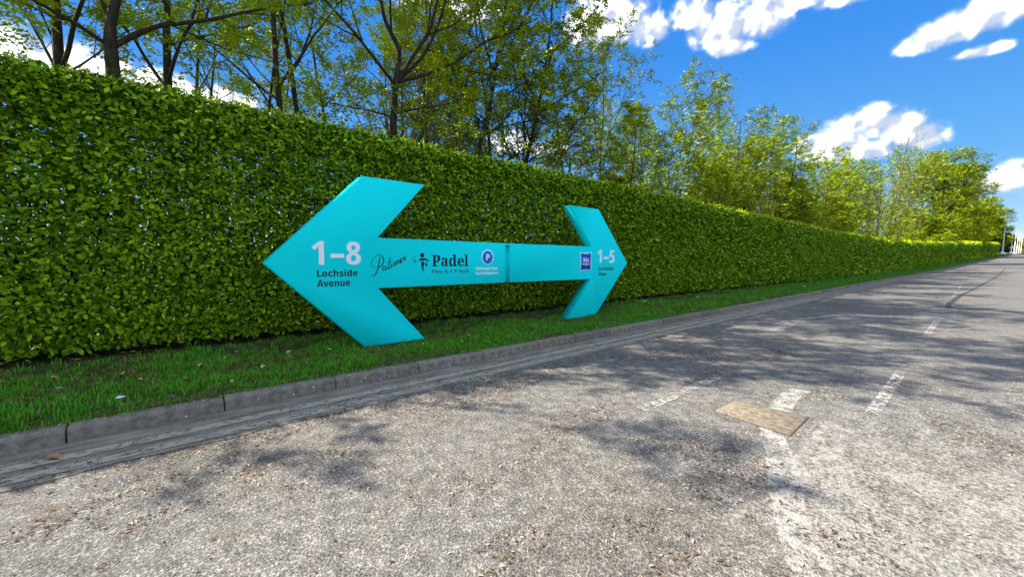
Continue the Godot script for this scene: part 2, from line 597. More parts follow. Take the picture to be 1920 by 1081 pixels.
func sky_picture() -> ImageTexture:
	var W := 2560
	var H := 1280
	var im := Image.create(W, H, false, Image.FORMAT_RGBF)
	for y in H:
		var el := PI * (0.5 - (y + 0.5) / H)
		im.fill_rect(Rect2i(0, y, W, 1), air(el) if el > 0 else Color(0.2, 0.19, 0.16))
	# clouds: puffs as [azimuth, height, half width, half height] in degrees, azimuth from -z towards +x
	var clouds := [
		[[51.1, 28, 4.4, 3.5], [54.5, 28.3, 5, 3.7], [58.3, 27.1, 3.1, 2.5], [53, 31, 5, 3]],
		[[63.6, 27.9, 3, 2.4], [67.3, 26.2, 4.7, 3.3], [70.6, 26, 4, 2.8], [68, 24.1, 3, 1.5], [74.7, 27, 4.8, 1.6], [79.4, 26.2, 3.6, 1.5]],
		[[84.9, 20.3, 2.4, 1.3], [87, 20.8, 3.3, 1.8], [89, 21.2, 3.6, 2.1], [91.4, 22, 4.5, 2.6], [94, 23, 5, 3], [89, 18.5, 2.3, 0.7]],
		[[77.1, 12.3, 2.9, 2], [79.4, 13.2, 3.1, 2.4], [81.7, 14, 2.7, 2.4], [83.6, 13.4, 2.7, 2.1], [85.4, 12, 2.6, 1.9], [80.4, 11.3, 5.4, 1.6]],
		[[90.3, 7, 2.4, 1.6], [92, 7.5, 2.8, 2], [95, 6.5, 4, 2]],
		[[-9.4, 16, 6.4, 3.5], [-4.5, 16.4, 5.8, 3], [0.6, 16.4, 5.3, 2.5], [5, 16.4, 5.7, 2], [-16, 17, 8, 4]],
		[[34.5, 30, 5.8, 2.6], [28, 31, 6.1, 2.5]], [[40.5, 15.2, 4.3, 2.2], [45, 14.5, 4.3, 1.6]]]
	var r := RandomNumberGenerator.new()
	r.seed = 11
	for k in 125:       # unseen clouds, packed closer than those in view to brighten the shade
		var az := r.randf_range(104, 338)
		var el := 6.0 + 74.0 * pow(r.randf(), 1.3)
		var c := []
		for q in r.randi_range(3, 6):
			var w := r.randf_range(4, 8)
			c.append([az + r.randf_range(-8, 8) / cos(deg_to_rad(el)), el + r.randf_range(-2.5, 2.5), w, w * r.randf_range(0.4, 0.6)])
		clouds.append(c)
	for k in 16:  # more unseen cloud overhead, also added to lift the shade
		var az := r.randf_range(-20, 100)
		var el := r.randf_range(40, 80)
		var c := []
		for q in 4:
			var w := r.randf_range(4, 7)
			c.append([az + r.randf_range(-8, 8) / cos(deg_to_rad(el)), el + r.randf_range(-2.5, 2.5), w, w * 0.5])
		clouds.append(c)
	var fb := noise(0.16, 5, 6)
	var fine := noise(0.9, 9, 4)
	for c in clouds:
		var a0 := 1e9
		var a1 := -1e9
		var e0 := 1e9
		var e1 := -1e9
		for q in c:
			var wide: float = q[2] * 1.8 / cos(deg_to_rad(minf(q[1], 70)))
			a0 = minf(a0, q[0] - wide)
			a1 = maxf(a1, q[0] + wide)
			e0 = minf(e0, q[1] - q[3] * 1.8)
			e1 = maxf(e1, q[1] + q[3] * 1.8)
		e0 = maxf(e0, 0.5)
		var mid := 0.5 * (a0 + a1)
		var y0 := clampi(int((0.5 - deg_to_rad(e1) / PI) * H), 0, H - 1)
		var y1 := clampi(int((0.5 - deg_to_rad(e0) / PI) * H), 0, H - 1)
		for y in range(y0, y1 + 1):
			var el := 90.0 - (y + 0.5) * 180.0 / H
			var ce := cos(deg_to_rad(el))
			for xi in range(int(a0 / 360 * W), int(a1 / 360 * W) + 1):
				var az := (xi + 0.5) * 360.0 / W
				var m := -1.0
				var m2 := -1.0
				for q in c:
					var u: float = (az - q[0]) * ce / q[2]
					var v: float = (el - q[1]) / q[3]
					if v < 0:
						v *= 1.35
					m = maxf(m, 1 - u * u - v * v)
					var u2: float = u - 0.38
					var v2: float = v + 0.5
					m2 = maxf(m2, 1 - u2 * u2 - v2 * v2)
				if m < -0.8:
					continue
				var n := fb.get_noise_2d((az - mid) * ce * 2.4 + mid * 7.0, el * 2.4)
				var n2 := fine.get_noise_2d((az - mid) * ce + mid * 7.0, el)
				var dens := m * 1.6 + n * 0.5 + (0.25 - absf(n2)) * 0.5 - 0.14
				var a := pow(sstep(-0.25, 1.25, dens), 2.6)
				if a <= 0.003:
					continue
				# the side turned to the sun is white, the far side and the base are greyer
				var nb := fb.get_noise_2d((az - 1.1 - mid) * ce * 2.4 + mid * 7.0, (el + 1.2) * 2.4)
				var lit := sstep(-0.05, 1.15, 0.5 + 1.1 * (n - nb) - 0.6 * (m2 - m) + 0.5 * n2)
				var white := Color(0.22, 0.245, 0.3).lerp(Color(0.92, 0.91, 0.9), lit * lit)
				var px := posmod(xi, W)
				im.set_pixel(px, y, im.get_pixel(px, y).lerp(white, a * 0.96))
	return ImageTexture.create_from_image(im)

var M := {}

func materials() -> void:
	leaf_mat = mat(Color.WHITE, 0.6, 0.12)
	leaf_mat.vertex_color_use_as_albedo = true
	leaf_mat.backlight = Color(0.95, 1.0, 0.5)
	leaf_mat.cull_mode = BaseMaterial3D.CULL_DISABLED
	M.hedge_leaf = mat(Color.WHITE, 0.5, 0.2)
	M.hedge_leaf.vertex_color_use_as_albedo = true
	M.hedge_leaf.backlight = Color(0.5, 0.56, 0.24)
	M.hedge_leaf.cull_mode = BaseMaterial3D.CULL_DISABLED
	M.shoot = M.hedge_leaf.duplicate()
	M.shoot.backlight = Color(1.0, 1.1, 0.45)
	M.near_leaf = []
	for c in [Color(0.15, 0.27, 0.008), Color(0.11, 0.21, 0.006), Color(0.24, 0.35, 0.009), Color(0.08, 0.17, 0.005)]:
		var m := mat(c.linear_to_srgb(), 0.5, 0.2)
		m.backlight = Color(0.5, 0.56, 0.24)
		M.near_leaf.append(m)
	M.grass = mat(Color.WHITE, 0.6, 0.3)
	M.grass.vertex_color_use_as_albedo = true
	M.grass.backlight = Color(0.6, 0.8, 0.3)
	bark_mat = mat(Color.WHITE, 0.95, 0.2)
	bark_mat.albedo_texture = grain(256, [[0.02, 4, 4, 0.6], [0.09, 6, 3, 0.4]], [[0.25, Color(0.018, 0.015, 0.011)], [0.6, Color(0.045, 0.037, 0.026)], [0.85, Color(0.075, 0.075, 0.042)]])
	bark_mat.uv1_triplanar = true
	bark_mat.uv1_scale = Vector3(1.6, 0.5, 1.6)
	bark_pale = mat(Color.WHITE, 0.95, 0.2)
	bark_pale.albedo_texture = grain(256, [[0.02, 14, 4, 0.6], [0.09, 16, 3, 0.4]], [[0.25, Color(0.07, 0.06, 0.04)], [0.6, Color(0.15, 0.13, 0.085)], [0.85, Color(0.2, 0.19, 0.12)]])
	bark_pale.uv1_triplanar = true
	bark_pale.uv1_scale = Vector3(1.6, 0.5, 1.6)
	M.grit = mat(Color.WHITE, 0.9, 0.2)
	M.grit.vertex_color_use_as_albedo = true
	# worn pale asphalt: grey binder, lighter stones, dark pores
	var ag := FastNoiseLite.TYPE_CELLULAR
	M.road_tex = grain(1024, [[0.085, 21, 2, 0.5, ag], [0.13, 22, 3, 0.45], [0.012, 23, 4, 0.25]],
		[[0.3, Color(0.026, 0.026, 0.026)], [0.42, Color(0.078, 0.077, 0.074)], [0.54, Color(0.119, 0.117, 0.112)], [0.66, Color(0.16, 0.157, 0.151)], [0.82, Color(0.32, 0.315, 0.305)]])
	M.road_nrm = bumps(1024, 0.11, 24, 3, 6.0)
	for k in ["road", "road_far"]:
		var m := mat(Color.WHITE, 0.88, 0.3)
		m.albedo_texture = M.road_tex
		m.normal_enabled = true
		m.normal_texture = M.road_nrm
		m.normal_scale = 0.7
		m.vertex_color_use_as_albedo = true
		M[k] = m
	M.kerb = []
	for k in 3:
		var m := mat(Color.WHITE, 0.9, 0.25)
		var f: float = [1.0, 0.85, 1.15][k]
		m.albedo_texture = grain(256, [[0.12, 31 + k, 3, 0.5], [0.02, 41 + k, 4, 0.55]], [[0.2, Color(0.075, 0.07, 0.063) * f], [0.5, Color(0.165, 0.15, 0.122) * f], [0.8, Color(0.235, 0.215, 0.18) * f]])
		m.uv1_triplanar = true
		m.uv1_scale = Vector3.ONE * 2.2
		m.normal_enabled = true
		m.normal_texture = M.road_nrm
		m.normal_scale = 0.35
		M.kerb.append(m)
	M.paint = mat(lin(0.005, 0.75, 0.78), 0.75, 0.1)
	M.white = mat(lin(0.82, 0.84, 0.92), 0.4)
	M.ink = mat(lin(0.012, 0.014, 0.03), 0.4)
	M.black = mat(lin(0.008, 0.008, 0.01), 0.4)
	M.blue = mat(lin(0.0, 0.19, 0.68), 0.6, 0.15)
	M.navy = mat(lin(0.0, 0.1, 0.45), 0.6, 0.15)

# ------------------------------------------------------------------ ground, road, markings
func ground_and_road() -> void:
	# open ground under everything, out to the horizon
	var gm := mat(Color.WHITE, 0.95, 0.2)
	gm.albedo_texture = grain(512, [[0.02, 51, 5, 0.6], [0.2, 52, 2, 0.4]], [[0.2, Color(0.03, 0.04, 0.015)], [0.5, Color(0.06, 0.085, 0.02)], [0.85, Color(0.12, 0.12, 0.05)]])
	gm.uv1_triplanar = true
	gm.uv1_world_triplanar = true
	gm.uv1_scale = Vector3.ONE * 0.3
	var st := SurfaceTool.new()
	st.begin(Mesh.PRIMITIVE_TRIANGLES)
	var xs := [-1500.0, -200.0]
	for i in 60:
		xs.append(-60.0 + i * 6.0)
	xs.append_array([420.0, 900.0, 2500.0])
	for i in xs.size() - 1:
		var a: float = xs[i]
		var b: float = xs[i + 1]
		for p in [Vector3(a, rise(a) - 0.06, -1500), Vector3(b, rise(b) - 0.06, -1500), Vector3(a, rise(a) - 0.06, 1500), Vector3(b, rise(b) - 0.06, -1500), Vector3(b, rise(b) - 0.06, 1500), Vector3(a, rise(a) - 0.06, 1500)]:
			st.add_vertex(p)
	st.generate_normals()
	tag(put_mesh("ground", st.commit(), gm), "", "", "", "structure")

	var box := Rect2(-4, -4.2, 24, 8)
	var near: StandardMaterial3D = M.road
	near.detail_enabled = true
	near.detail_albedo = road_marks(box)
	near.detail_uv_layer = BaseMaterial3D.DETAIL_UV_2
	near.detail_blend_mode = BaseMaterial3D.BLEND_MODE_MIX
	var rm := strip(-4, 20, 0.2, 4.11, -3.8, 40, 0.0, 1.6, true, box)
	var road := tag(Node3D.new(), "", "", "", "structure")
	road.name = "road"
	add_child(road)
	put_mesh("road_surface", rm, near, road)
	put_mesh("road_surface", strip(-4, 20, 0.8, -3.8, -9, 8, 0.0, 1.6, true), M.road_far, road)
	put_mesh("road_surface", strip(-40, -4, 1.0, 4.11, -9, 13, 0.0, 1.6, true), M.road_far, road)
	put_mesh("road_surface", strip(20, 330, 0.6, 4.11, -9, 20, 0.0, 1.6, true), M.road_far, road)

	# concrete channel along the kerb
	var gut := mat(Color.WHITE, 0.85, 0.3)
	gut.albedo_texture = grain(512, [[0.01, 71, 5, 0.55], [0.15, 72, 3, 0.45]], [[0.2, Color(0.085, 0.077, 0.063)], [0.5, Color(0.185, 0.168, 0.138)], [0.85, Color(0.28, 0.258, 0.222)]])
	gut.uv1_triplanar = true
	gut.uv1_world_triplanar = true
	gut.uv1_scale = Vector3(0.35, 1, 1.4)
	var rag := noise(1.6, 73, 3)
	tag(put_mesh("gutter", ragged(-12, 60, 0.1, 4.125, 3.52, 0.045, rag, 0.004), gut), "", "", "", "structure")
	# two worn no-parking lines
	var line := worn_paint(Color(0.33, 0.31, 0.25), 81, 0.42)
	for d in [3.83, 3.63]:
		tag(put_mesh("road_marking", flat_line(-12, 17.5, d + 0.05, d - 0.05, 0.008), line), "", "", "", "structure")
	# the broken centre line and a worn bay line
	var white := worn_paint(Color(0.42, 0.415, 0.4), 82, 0.555)
	for a in [[4.75, 6.9], [10.6, 13.9], [16.8, 18.1], [24.0, 27.0], [31, 34]]:
		tag(put_mesh("road_marking", flat_line(a[0], a[1], 0.575, 0.475, 0.004), white), "", "", "", "structure")
	tag(put_mesh("road_marking", flat_line(3.2, 5.1, 1.94, 1.83, 0.004), worn_paint(Color(0.33, 0.325, 0.31), 84, 0.55)), "", "", "", "structure")
	# sealed crack that leads away, and a short cracked corner
	var tar := mat(lin(0.035, 0.036, 0.04), 0.7)
	var c := [[17.2, 0.52], [20, 0.5], [24.3, 0.38], [32.7, -0.02], [40, -0.35], [49, -0.8], [66, -1.6], [85, -2.5]]
	var seam := noise(1.3, 85, 3)
	var q := SurfaceTool.new()
	q.begin(Mesh.PRIMITIVE_TRIANGLES)
	var last := []
	for i in 240:
		var s := lerpf(17.2, 85, i / 239.0)
		var k := 0
		while k < c.size() - 2 and c[k + 1][0] < s:
			k += 1
		var d := lerpf(c[k][1], c[k + 1][1], (s - c[k][0]) / (c[k + 1][0] - c[k][0])) + off(s)
		var w := 0.06 + 0.05 * seam.get_noise_1d(s * 2) - 0.02 * sstep(20, 40, s)
		d += 0.05 * seam.get_noise_1d(s + 50)
		var row := [at(s, d + w, 0.004), at(s, d - w, 0.004)]
		if last:
			for p in [last[0], row[0], last[1], last[1], row[0], row[1]]:
				q.add_vertex(p)
		last = row
	q.generate_normals()
	tag(put_mesh("road_crack", q.commit(), tar), "", "", "", "structure")

# broad stains on the road: paler dust and darker asphalt
var big_stain := noise(0.22, 61, 4)
var mid_stain := noise(1.1, 62, 3)

func road_tint(x: float, z: float) -> Color:
	var v := 1.0 + 0.34 * big_stain.get_noise_2d(x * 0.5, z * 1.2) + 0.3 * mid_stain.get_noise_2d(x * 0.7, z)
	var warm := clampf(0.5 + 0.9 * big_stain.get_noise_2d(x + 90, z - 40), 0, 1)
	return Color(v * 1.04, v, v * 0.95).lerp(Color(v * 0.97, v, v * 1.03), warm)

func flat_line(s0: float, s1: float, d0: float, d1: float, y: float) -> ArrayMesh:
	return strip(s0, s1, 0.5, d0, d1, 1, y, 1.0)

func ragged(s0: float, s1: float, ds: float, d0: float, d1: float, amp: float, n: FastNoiseLite, y: float) -> ArrayMesh:
	var st := SurfaceTool.new()
	st.begin(Mesh.PRIMITIVE_TRIANGLES)
	var last := []
	var k := int((s1 - s0) / ds)
	for i in k + 1:
		var s := s0 + (s1 - s0) * i / k
		var e := d1 + amp * n.get_noise_1d(s)
		var row := [at(s, d0, y), at(s, e, y)]
		if last:
			for p in [last[0], row[0], last[1], last[1], row[0], row[1]]:
				st.add_vertex(p)
		last = row
	st.generate_normals()
	return st.commit()

func worn_paint(c: Color, seed_: int, keep: float) -> StandardMaterial3D:
	var n := noise(0.03, seed_, 5)
	var size := 512
	var d := n.get_seamless_image(size, size).get_data()
	var e := noise(0.18, seed_ + 1, 2).get_seamless_image(size, size).get_data()
	var f := noise(0.009, seed_ + 2, 2).get_seamless_image(size, size).get_data()
	var out := PackedByteArray()
	out.resize(size * size * 4)
	var s := c.linear_to_srgb()
	for i in size * size:
		var v := (d[i] * 0.45 + e[i] * 0.3 + f[i] * 0.25) / 255.0
		var k := 0.85 + 0.3 * e[i] / 255.0
		out[i * 4] = mini(255, int(s.r * k * 255))
		out[i * 4 + 1] = mini(255, int(s.g * k * 255))
		out[i * 4 + 2] = mini(255, int(s.b * k * 255))
		out[i * 4 + 3] = 255 if v > keep else 0
	var m := mat(Color.WHITE, 0.85)
	m.albedo_texture = ImageTexture.create_from_image(Image.create_from_data(size, size, false, Image.FORMAT_RGBA8, out))
	m.transparency = BaseMaterial3D.TRANSPARENCY_ALPHA_SCISSOR
	m.alpha_scissor_threshold = 0.5
	m.uv1_scale = Vector3(1, 1, 1)
	return m

# pale tyre prints, dust and brown crumbs on the near road
func road_marks(box: Rect2) -> ImageTexture:
	var W := 2048
	var H := 684
	var px := W / box.size.x
	var im := Image.create(W, H, false, Image.FORMAT_RGBA8)
	im.fill(Color(0.6, 0.6, 0.58, 0))
	var n := noise(0.05, 91, 4)
	var n2 := noise(0.35, 92, 2)
	# dust: broad pale drifts and brown dirt by the gutter, broken up by grain
	for y in range(4, H - 4):
		var z := box.position.y + (y + 0.5) / px
		for x in range(4, W - 4):
			var s := box.position.x + (x + 0.5) / px
			var edge := sstep(0, 1.5, s - box.position.x) * sstep(0, 6, box.end.x - s) * sstep(0, 1.0, box.end.y - z)
			if edge < 0.02:
				continue
			var a := n.get_noise_2d(x * 0.6, y)
			var g := n2.get_noise_2d(x, y)
			var brown := sstep(-2.0, -3.5, z) * 0.55 + sstep(0.15, 0.5, n.get_noise_2d(x * 0.35 + 900, y * 0.5)) * 0.5
			var v := brown * (0.5 + a) + 0.6 * g
			if v > 0.42:
				im.set_pixel(x, y, Color(0.36, 0.29, 0.22, edge * clampf((v - 0.42) * 1.6, 0, 0.55)))
				continue
			var pale := sstep(1.2, 2.6, s) * sstep(6.5, 3.4, s) * sstep(-1.2, -0.4, z) * 0.5 + 0.12
			v = pale + 0.4 * a + 0.75 * g
			if v > 0.45:
				im.set_pixel(x, y, Color(0.76, 0.75, 0.73, edge * clampf((v - 0.45) * 0.9, 0, 0.3)))
	# tyre prints: [half width, points (s, z)]
	for t in [[0.085, 0.5, [2.0, -0.33], [2.3, -0.47], [2.75, -0.65], [3.2, -0.8], [3.6, -0.97], [4.2, -1.08], [4.6, -1.13], [5.05, -1.12]],
			[0.11, 0.34, [2.95, -0.68], [3.35, -0.63], [3.8, -0.64], [4.25, -0.66]],
			[0.1, 0.35, [8.5, -2.6], [9.6, -2.5], [11, -2.6], [12.5, -2.3]], [0.1, 0.3, [9.5, -3.2], [10.2, -2.9], [11.2, -2.2], [13, -1.9]]]:
		var pts := []
		for i in range(2, t.size()):
			pts.append(Vector3(t[i][0], 0, t[i][1]))
		var f := smooth(pts)
		var run := 0.0
		for i in f.size() - 1:
			var a: Vector3 = f[i]
			var b: Vector3 = f[i + 1]
			var l := a.distance_to(b)
			var dir := (b - a) / l
			var side := Vector3(-dir.z, 0, dir.x)
			var steps := int(l * px * 1.5)
			for k in steps:
				var along := run + l * k / steps
				var p := a + dir * l * k / steps
				var across := int(t[0] * px * 2.6)
				for j in range(-across, across + 1):
					var w: float = t[0] * j / across
					# three ribs with grooves between, cut across by slanting sipes
					var rib: float = absf(fposmod(w / t[0] * 1.5 + 0.5, 1.0) - 0.5)
					var cut := fposmod(along / 0.045 + absf(w) * 14.0, 1.0)
					if rib > 0.42 or cut < 0.2:
						continue
					var e := p + side * w
					var x := int((e.x - box.position.x) * px)
					var y := int((e.z - box.position.y) * px)
					if x < 1 or y < 1 or x >= W - 1 or y >= H - 1:
						continue
					var v := 0.5 + n.get_noise_2d(x * 1.5, y * 1.5) * 0.7 + n2.get_noise_2d(x, y) * 0.5
					if v > 0.3:
						im.set_pixel(x, y, Color(0.8, 0.795, 0.78, clampf(v, 0, 1) * t[1]))
			run += l
	return ImageTexture.create_from_image(im)

# ------------------------------------------------------------------ kerb of single stones
func kerb_stone_shape(length: float) -> ArrayMesh:
	# profile (towards the road is +z): front foot, front face, rounded edge, top, back
	var prof := [Vector2(0.0, -0.12), Vector2(-0.004, 0.085), Vector2(-0.012, 0.105), Vector2(-0.028, 0.115), Vector2(-0.12, 0.118), Vector2(-0.128, 0.11), Vector2(-0.128, -0.12)]
	var st := SurfaceTool.new()
	st.begin(Mesh.PRIMITIVE_TRIANGLES)
	var ends := [[0.0, 0.008], [0.008, 0.0], [length - 0.008, 0.0], [length, 0.008]]
	var rows := []
	for e in ends:
		var row := []
		for p in prof:
			var c := Vector2(-0.064, 0.0)
			var d: Vector2 = p - (p - c).normalized() * e[1]
			row.append(Vector3(e[0], d.y, d.x))
		rows.append(row)
	for i in 3:
		for k in prof.size() - 1:
			for p in [rows[i][k], rows[i][k + 1], rows[i + 1][k], rows[i][k + 1], rows[i + 1][k + 1], rows[i + 1][k]]:
				st.add_vertex(p)
	for k in range(1, prof.size() - 1):
		for p in [rows[0][0], rows[0][k + 1], rows[0][k]]:
			st.add_vertex(p)
		for p in [rows[3][0], rows[3][k], rows[3][k + 1]]:
			st.add_vertex(p)
	st.generate_normals()
	return st.commit()

func kerb() -> void:
	rng.seed = 21
	var k := tag(Node3D.new(), "", "", "", "structure") as Node3D
	k.name = "kerb"
	add_child(k)
	var full := kerb_stone_shape(0.904)
	var half := kerb_stone_shape(0.34)
	var s := -0.591 - 0.915 * 5
	while s < 37:
		var o := put_mesh("kerb_stone", full, M.kerb[rng.randi() % 3], k)
		o.position = at(s, 4.113 + rng.randf_range(-0.004, 0.004), rng.randf_range(-0.004, 0.003))
		o.rotation = Vector3(0, rng.randf_range(-0.004, 0.004), rng.randf_range(-0.004, 0.004))
		s += 0.915
	# past there the joints can no longer be told apart
	var st := SurfaceTool.new()
	while s < 205:
		var t := Transform3D(Basis(), at(s, 4.113))
		var q := at(s + 0.915, 4.113)
		t.basis = frame(Vector3.UP, (q - t.origin).cross(Vector3.UP) * -1.0)
		var x := (q - t.origin).normalized()
		t.basis = Basis(x, Vector3.UP, x.cross(Vector3.UP))
		st.append_from(full, 0, t)
		s += 0.915
	tag(put_mesh("kerb_run", st.commit(), M.kerb[0], k), "", "", "", "stuff")
	# bird droppings and paint flecks on the stones
	var sp := SurfaceTool.new()
	sp.begin(Mesh.PRIMITIVE_TRIANGLES)
	for i in 70:
		var on_top := rng.randf() < 0.65
		var ss := rng.randf_range(-1.6, 3.0) if i < 55 else rng.randf_range(3, 9)
		var c := Vector3(ss, 0.1205, -4.113 - rng.randf_range(0.03, 0.1)) if on_top else Vector3(ss, rng.randf_range(0.02, 0.08), -4.1085)
		var u := Vector3(1, 0, 0) * rng.randf_range(0.004, 0.014)
		var v := (Vector3(0, 0, -1) if on_top else Vector3(0, 1, 0)) * rng.randf_range(0.003, 0.009)
		var ring := []
		for j in 7:
			var a := -TAU * j / 7
			ring.append(c + (u * cos(a) + v * sin(a)) * rng.randf_range(0.55, 1.2))
		for j in 7:
			for p in [c + (Vector3(0, 0.002, 0) if on_top else Vector3(0, 0, 0.002)), ring[j], ring[(j + 1) % 7]]:
				sp.add_vertex(p)
	sp.generate_normals()
	tag(put_mesh("white_spatter", sp.commit(), mat(lin(0.6, 0.6, 0.62), 0.8), k), "", "", "", "stuff")

# ------------------------------------------------------------------ grass verge
func verge_height(s: float, d: float) -> float:
	var t := sstep(4.22, 4.6, d)
	return 0.098 + t * 0.025 + 0.018 * t * bend.get_noise_2d(s * 1.2, d * 1.2) + 0.03 * sstep(5.8, 6.5, d)

func verge() -> void:
	rng.seed = 31
	var soil := mat(Color.WHITE, 0.95, 0.15)
	soil.albedo_texture = grain(512, [[0.02, 101, 5, 0.55], [0.16, 102, 3, 0.45]], [[0.2, Color(0.02, 0.025, 0.01)], [0.45, Color(0.04, 0.06, 0.015)], [0.7, Color(0.075, 0.07, 0.035)], [0.9, Color(0.13, 0.11, 0.07)]])
	soil.uv1_triplanar = true
	soil.uv1_world_triplanar = true
	soil.uv1_scale = Vector3.ONE * 0.8
	tag(put_mesh("verge", strip(-14, 205, 0.4, 9.5, 4.235, 22, -1.0), soil), "", "", "", "structure")
	var tufts := [tuft_shape(9, 0.5), tuft_shape(9, 0.6), tuft_shape(8, 0.4)]
	var patch := noise(0.5, 33, 3)
	var zones := [[-3.5, 9.0, 16500, 1.0], [9.0, 24.0, 9000, 1.35], [24.0, 70.0, 12000, 1.9], [70.0, 205.0, 11000, 3.2]]
	var bufs := [PackedFloat32Array(), PackedFloat32Array(), PackedFloat32Array()]
	for z in zones:
		for i in z[2]:
			var s := rng.randf_range(z[0], z[1])
			var d := rng.randf_range(4.21, 6.35)
			var n := patch.get_noise_2d(s, d * 1.5)
			if d > 5.75 + 0.5 * n + (0.25 if s < 0.5 else 0.0) and rng.randf() < 0.8:      # bare soil under the hedge
				continue
			if n < -0.25 and rng.randf() < 0.5:
				continue
			var k := rng.randi() % 3
			var h: float = rng.randf_range(0.04, 0.075) * (1.0 + 0.5 * sstep(-0.2, 0.4, n)) * z[3]
			if d < 4.4:
				h *= 0.75
			var b := Basis(Vector3.UP, rng.randf() * TAU).scaled(Vector3(1, rng.randf_range(0.7, 1.1), 1) * h)
			var c := Color(0.04, 0.22, 0.006).lerp(Color(0.085, 0.34, 0.01), rng.randf())
			if rng.randf() < 0.2 + 0.35 * sstep(0.0, -0.4, n):
				c = Color(0.12, 0.17, 0.02)
			if rng.randf() < 0.035:
				c = Color(0.26, 0.21, 0.11)
			buf = bufs[k]
			put(b, at(s, d, verge_height(s, d) - 0.005), c)
			bufs[k] = buf
	var g := tag(Node3D.new(), "green verge grass between the kerb and the hedge", "grass", "", "stuff") as Node3D
	g.name = "grass"
	add_child(g)
	for k in 3:
		buf = bufs[k]
		tag(multi("grass_blades", tufts[k], M.grass, g), "", "", "", "stuff")

# ------------------------------------------------------------------ clipped hedges
func hedge_leaf_color() -> Color:
	var t := rng.randf()
	var c := Color(0.075, 0.18, 0.005).lerp(Color(0.29, 0.45, 0.011), t * t)
	return c * rng.randf_range(0.85, 1.15)

func sunlit_shoot_color() -> Color:      # this spring's yellower growth, lightened further to paint in the sunlit rim
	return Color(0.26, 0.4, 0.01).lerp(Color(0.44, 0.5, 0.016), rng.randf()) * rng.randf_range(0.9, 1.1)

func hedge_skin(s: float, u: float, deep: float) -> Array:
	# u 0..1 up the front, 1..2 across the top, 2..3 down the back; returns [point, outward]
	var lump := 0.06 * bend.get_noise_2d(s * 0.8, u * 3.0 + 40) + 0.13 * bend.get_noise_2d(s * 4.5, u * 14.0)
	var top := 3.26 + 0.025 * bend.get_noise_1d(s * 0.5)
	lump *= sstep(2.6, 2.0, absf(u - 0.6) * 4.0 + 1.0) if u < 1 else 0.35
	var p: Vector3
	var o: Vector3
	if u < 1:
		var l := u * (top - 0.48 + 0.345)
		if l < top - 0.48:
			var h := 0.26 + l
			o = Vector3(0, 0.15, 1).normalized()
			p = at(s, 6.34 + 0.1 * sstep(0.7, 0.2, h) - lump + deep, h)
		else:       # the clipped shoulder is rounded
			var a := (l - top + 0.48) / 0.22
			o = Vector3(0, sin(a), cos(a))
			p = at(s, 6.56 - (0.22 + lump - deep) * cos(a), top - 0.22 + (0.22 + lump - deep) * sin(a))
	elif u < 2:
		o = Vector3(0, 1, 0)
		p = at(s, lerpf(6.54, 7.6, u - 1), top + lump - deep)
	else:
		o = Vector3(0, 0.15, -1)
		p = at(s, 7.6 + lump - deep, lerpf(top, 0.25, u - 2))
	return [p, o]

func hedge_leaf(s: float, u: float, deep: float, size: float) -> Array:
	var so := hedge_skin(s, u, deep)
	var out: Vector3 = so[1]
	var n := out * 0.45 + Vector3(0, 0.5, 0) + rv() * 0.95
	var tip := out * 0.5 + rv() + Vector3(0, -0.15, 0)
	if u > 1 and u < 2:
		tip = rv() + Vector3(0, 0.35, 0)
	return [frame(n, tip).scaled(Vector3.ONE * size * rng.randf_range(0.7, 1.25)), so[0] + rv() * 0.03]

func hedges() -> void:
	rng.seed = 41
	var leaf := leaf_shape()
	var h := thing("hedge", at(0, 6.9, 0.1), "long tall clipped green hedge running behind the turquoise arrow sign", "hedge")
	# [from, to, leaves on the front, top, back, leaf length]
	hedge_foliage(h, leaf, [[-4.5, 5.0, 95000, 26000, 52000, 0.067], [5.0, 15.0, 68000, 18000, 30000, 0.077], [15.0, 40.0, 72000, 20000, 16000, 0.108], [40.0, 105.0, 46000, 14000, 8000, 0.21]])
	hedge_stems(h, -4.5, 40, 0.2)
	# the leaves that stand out nearest the camera
	for i in 300:
		var l := hedge_leaf(rng.randf_range(-2.2, 2.6), rng.randf_range(0.02, 0.98), rng.randf_range(-0.05, 0.03), 0.08)
		var o := put_mesh("leaf", leaf, M.near_leaf[rng.randi() % 4], h)
		o.transform = Transform3D(l[0], l[1] - h.position)
	var f := thing("hedge", at(160, 6.9, 0.1), "far clipped hedge beyond the gap, where the road bends away", "hedge")
	hedge_foliage(f, leaf, [[107.6, 190.0, 26000, 10000, 3000, 0.3]])
	hedge_stems(f, 107.6, 190, 1.5)

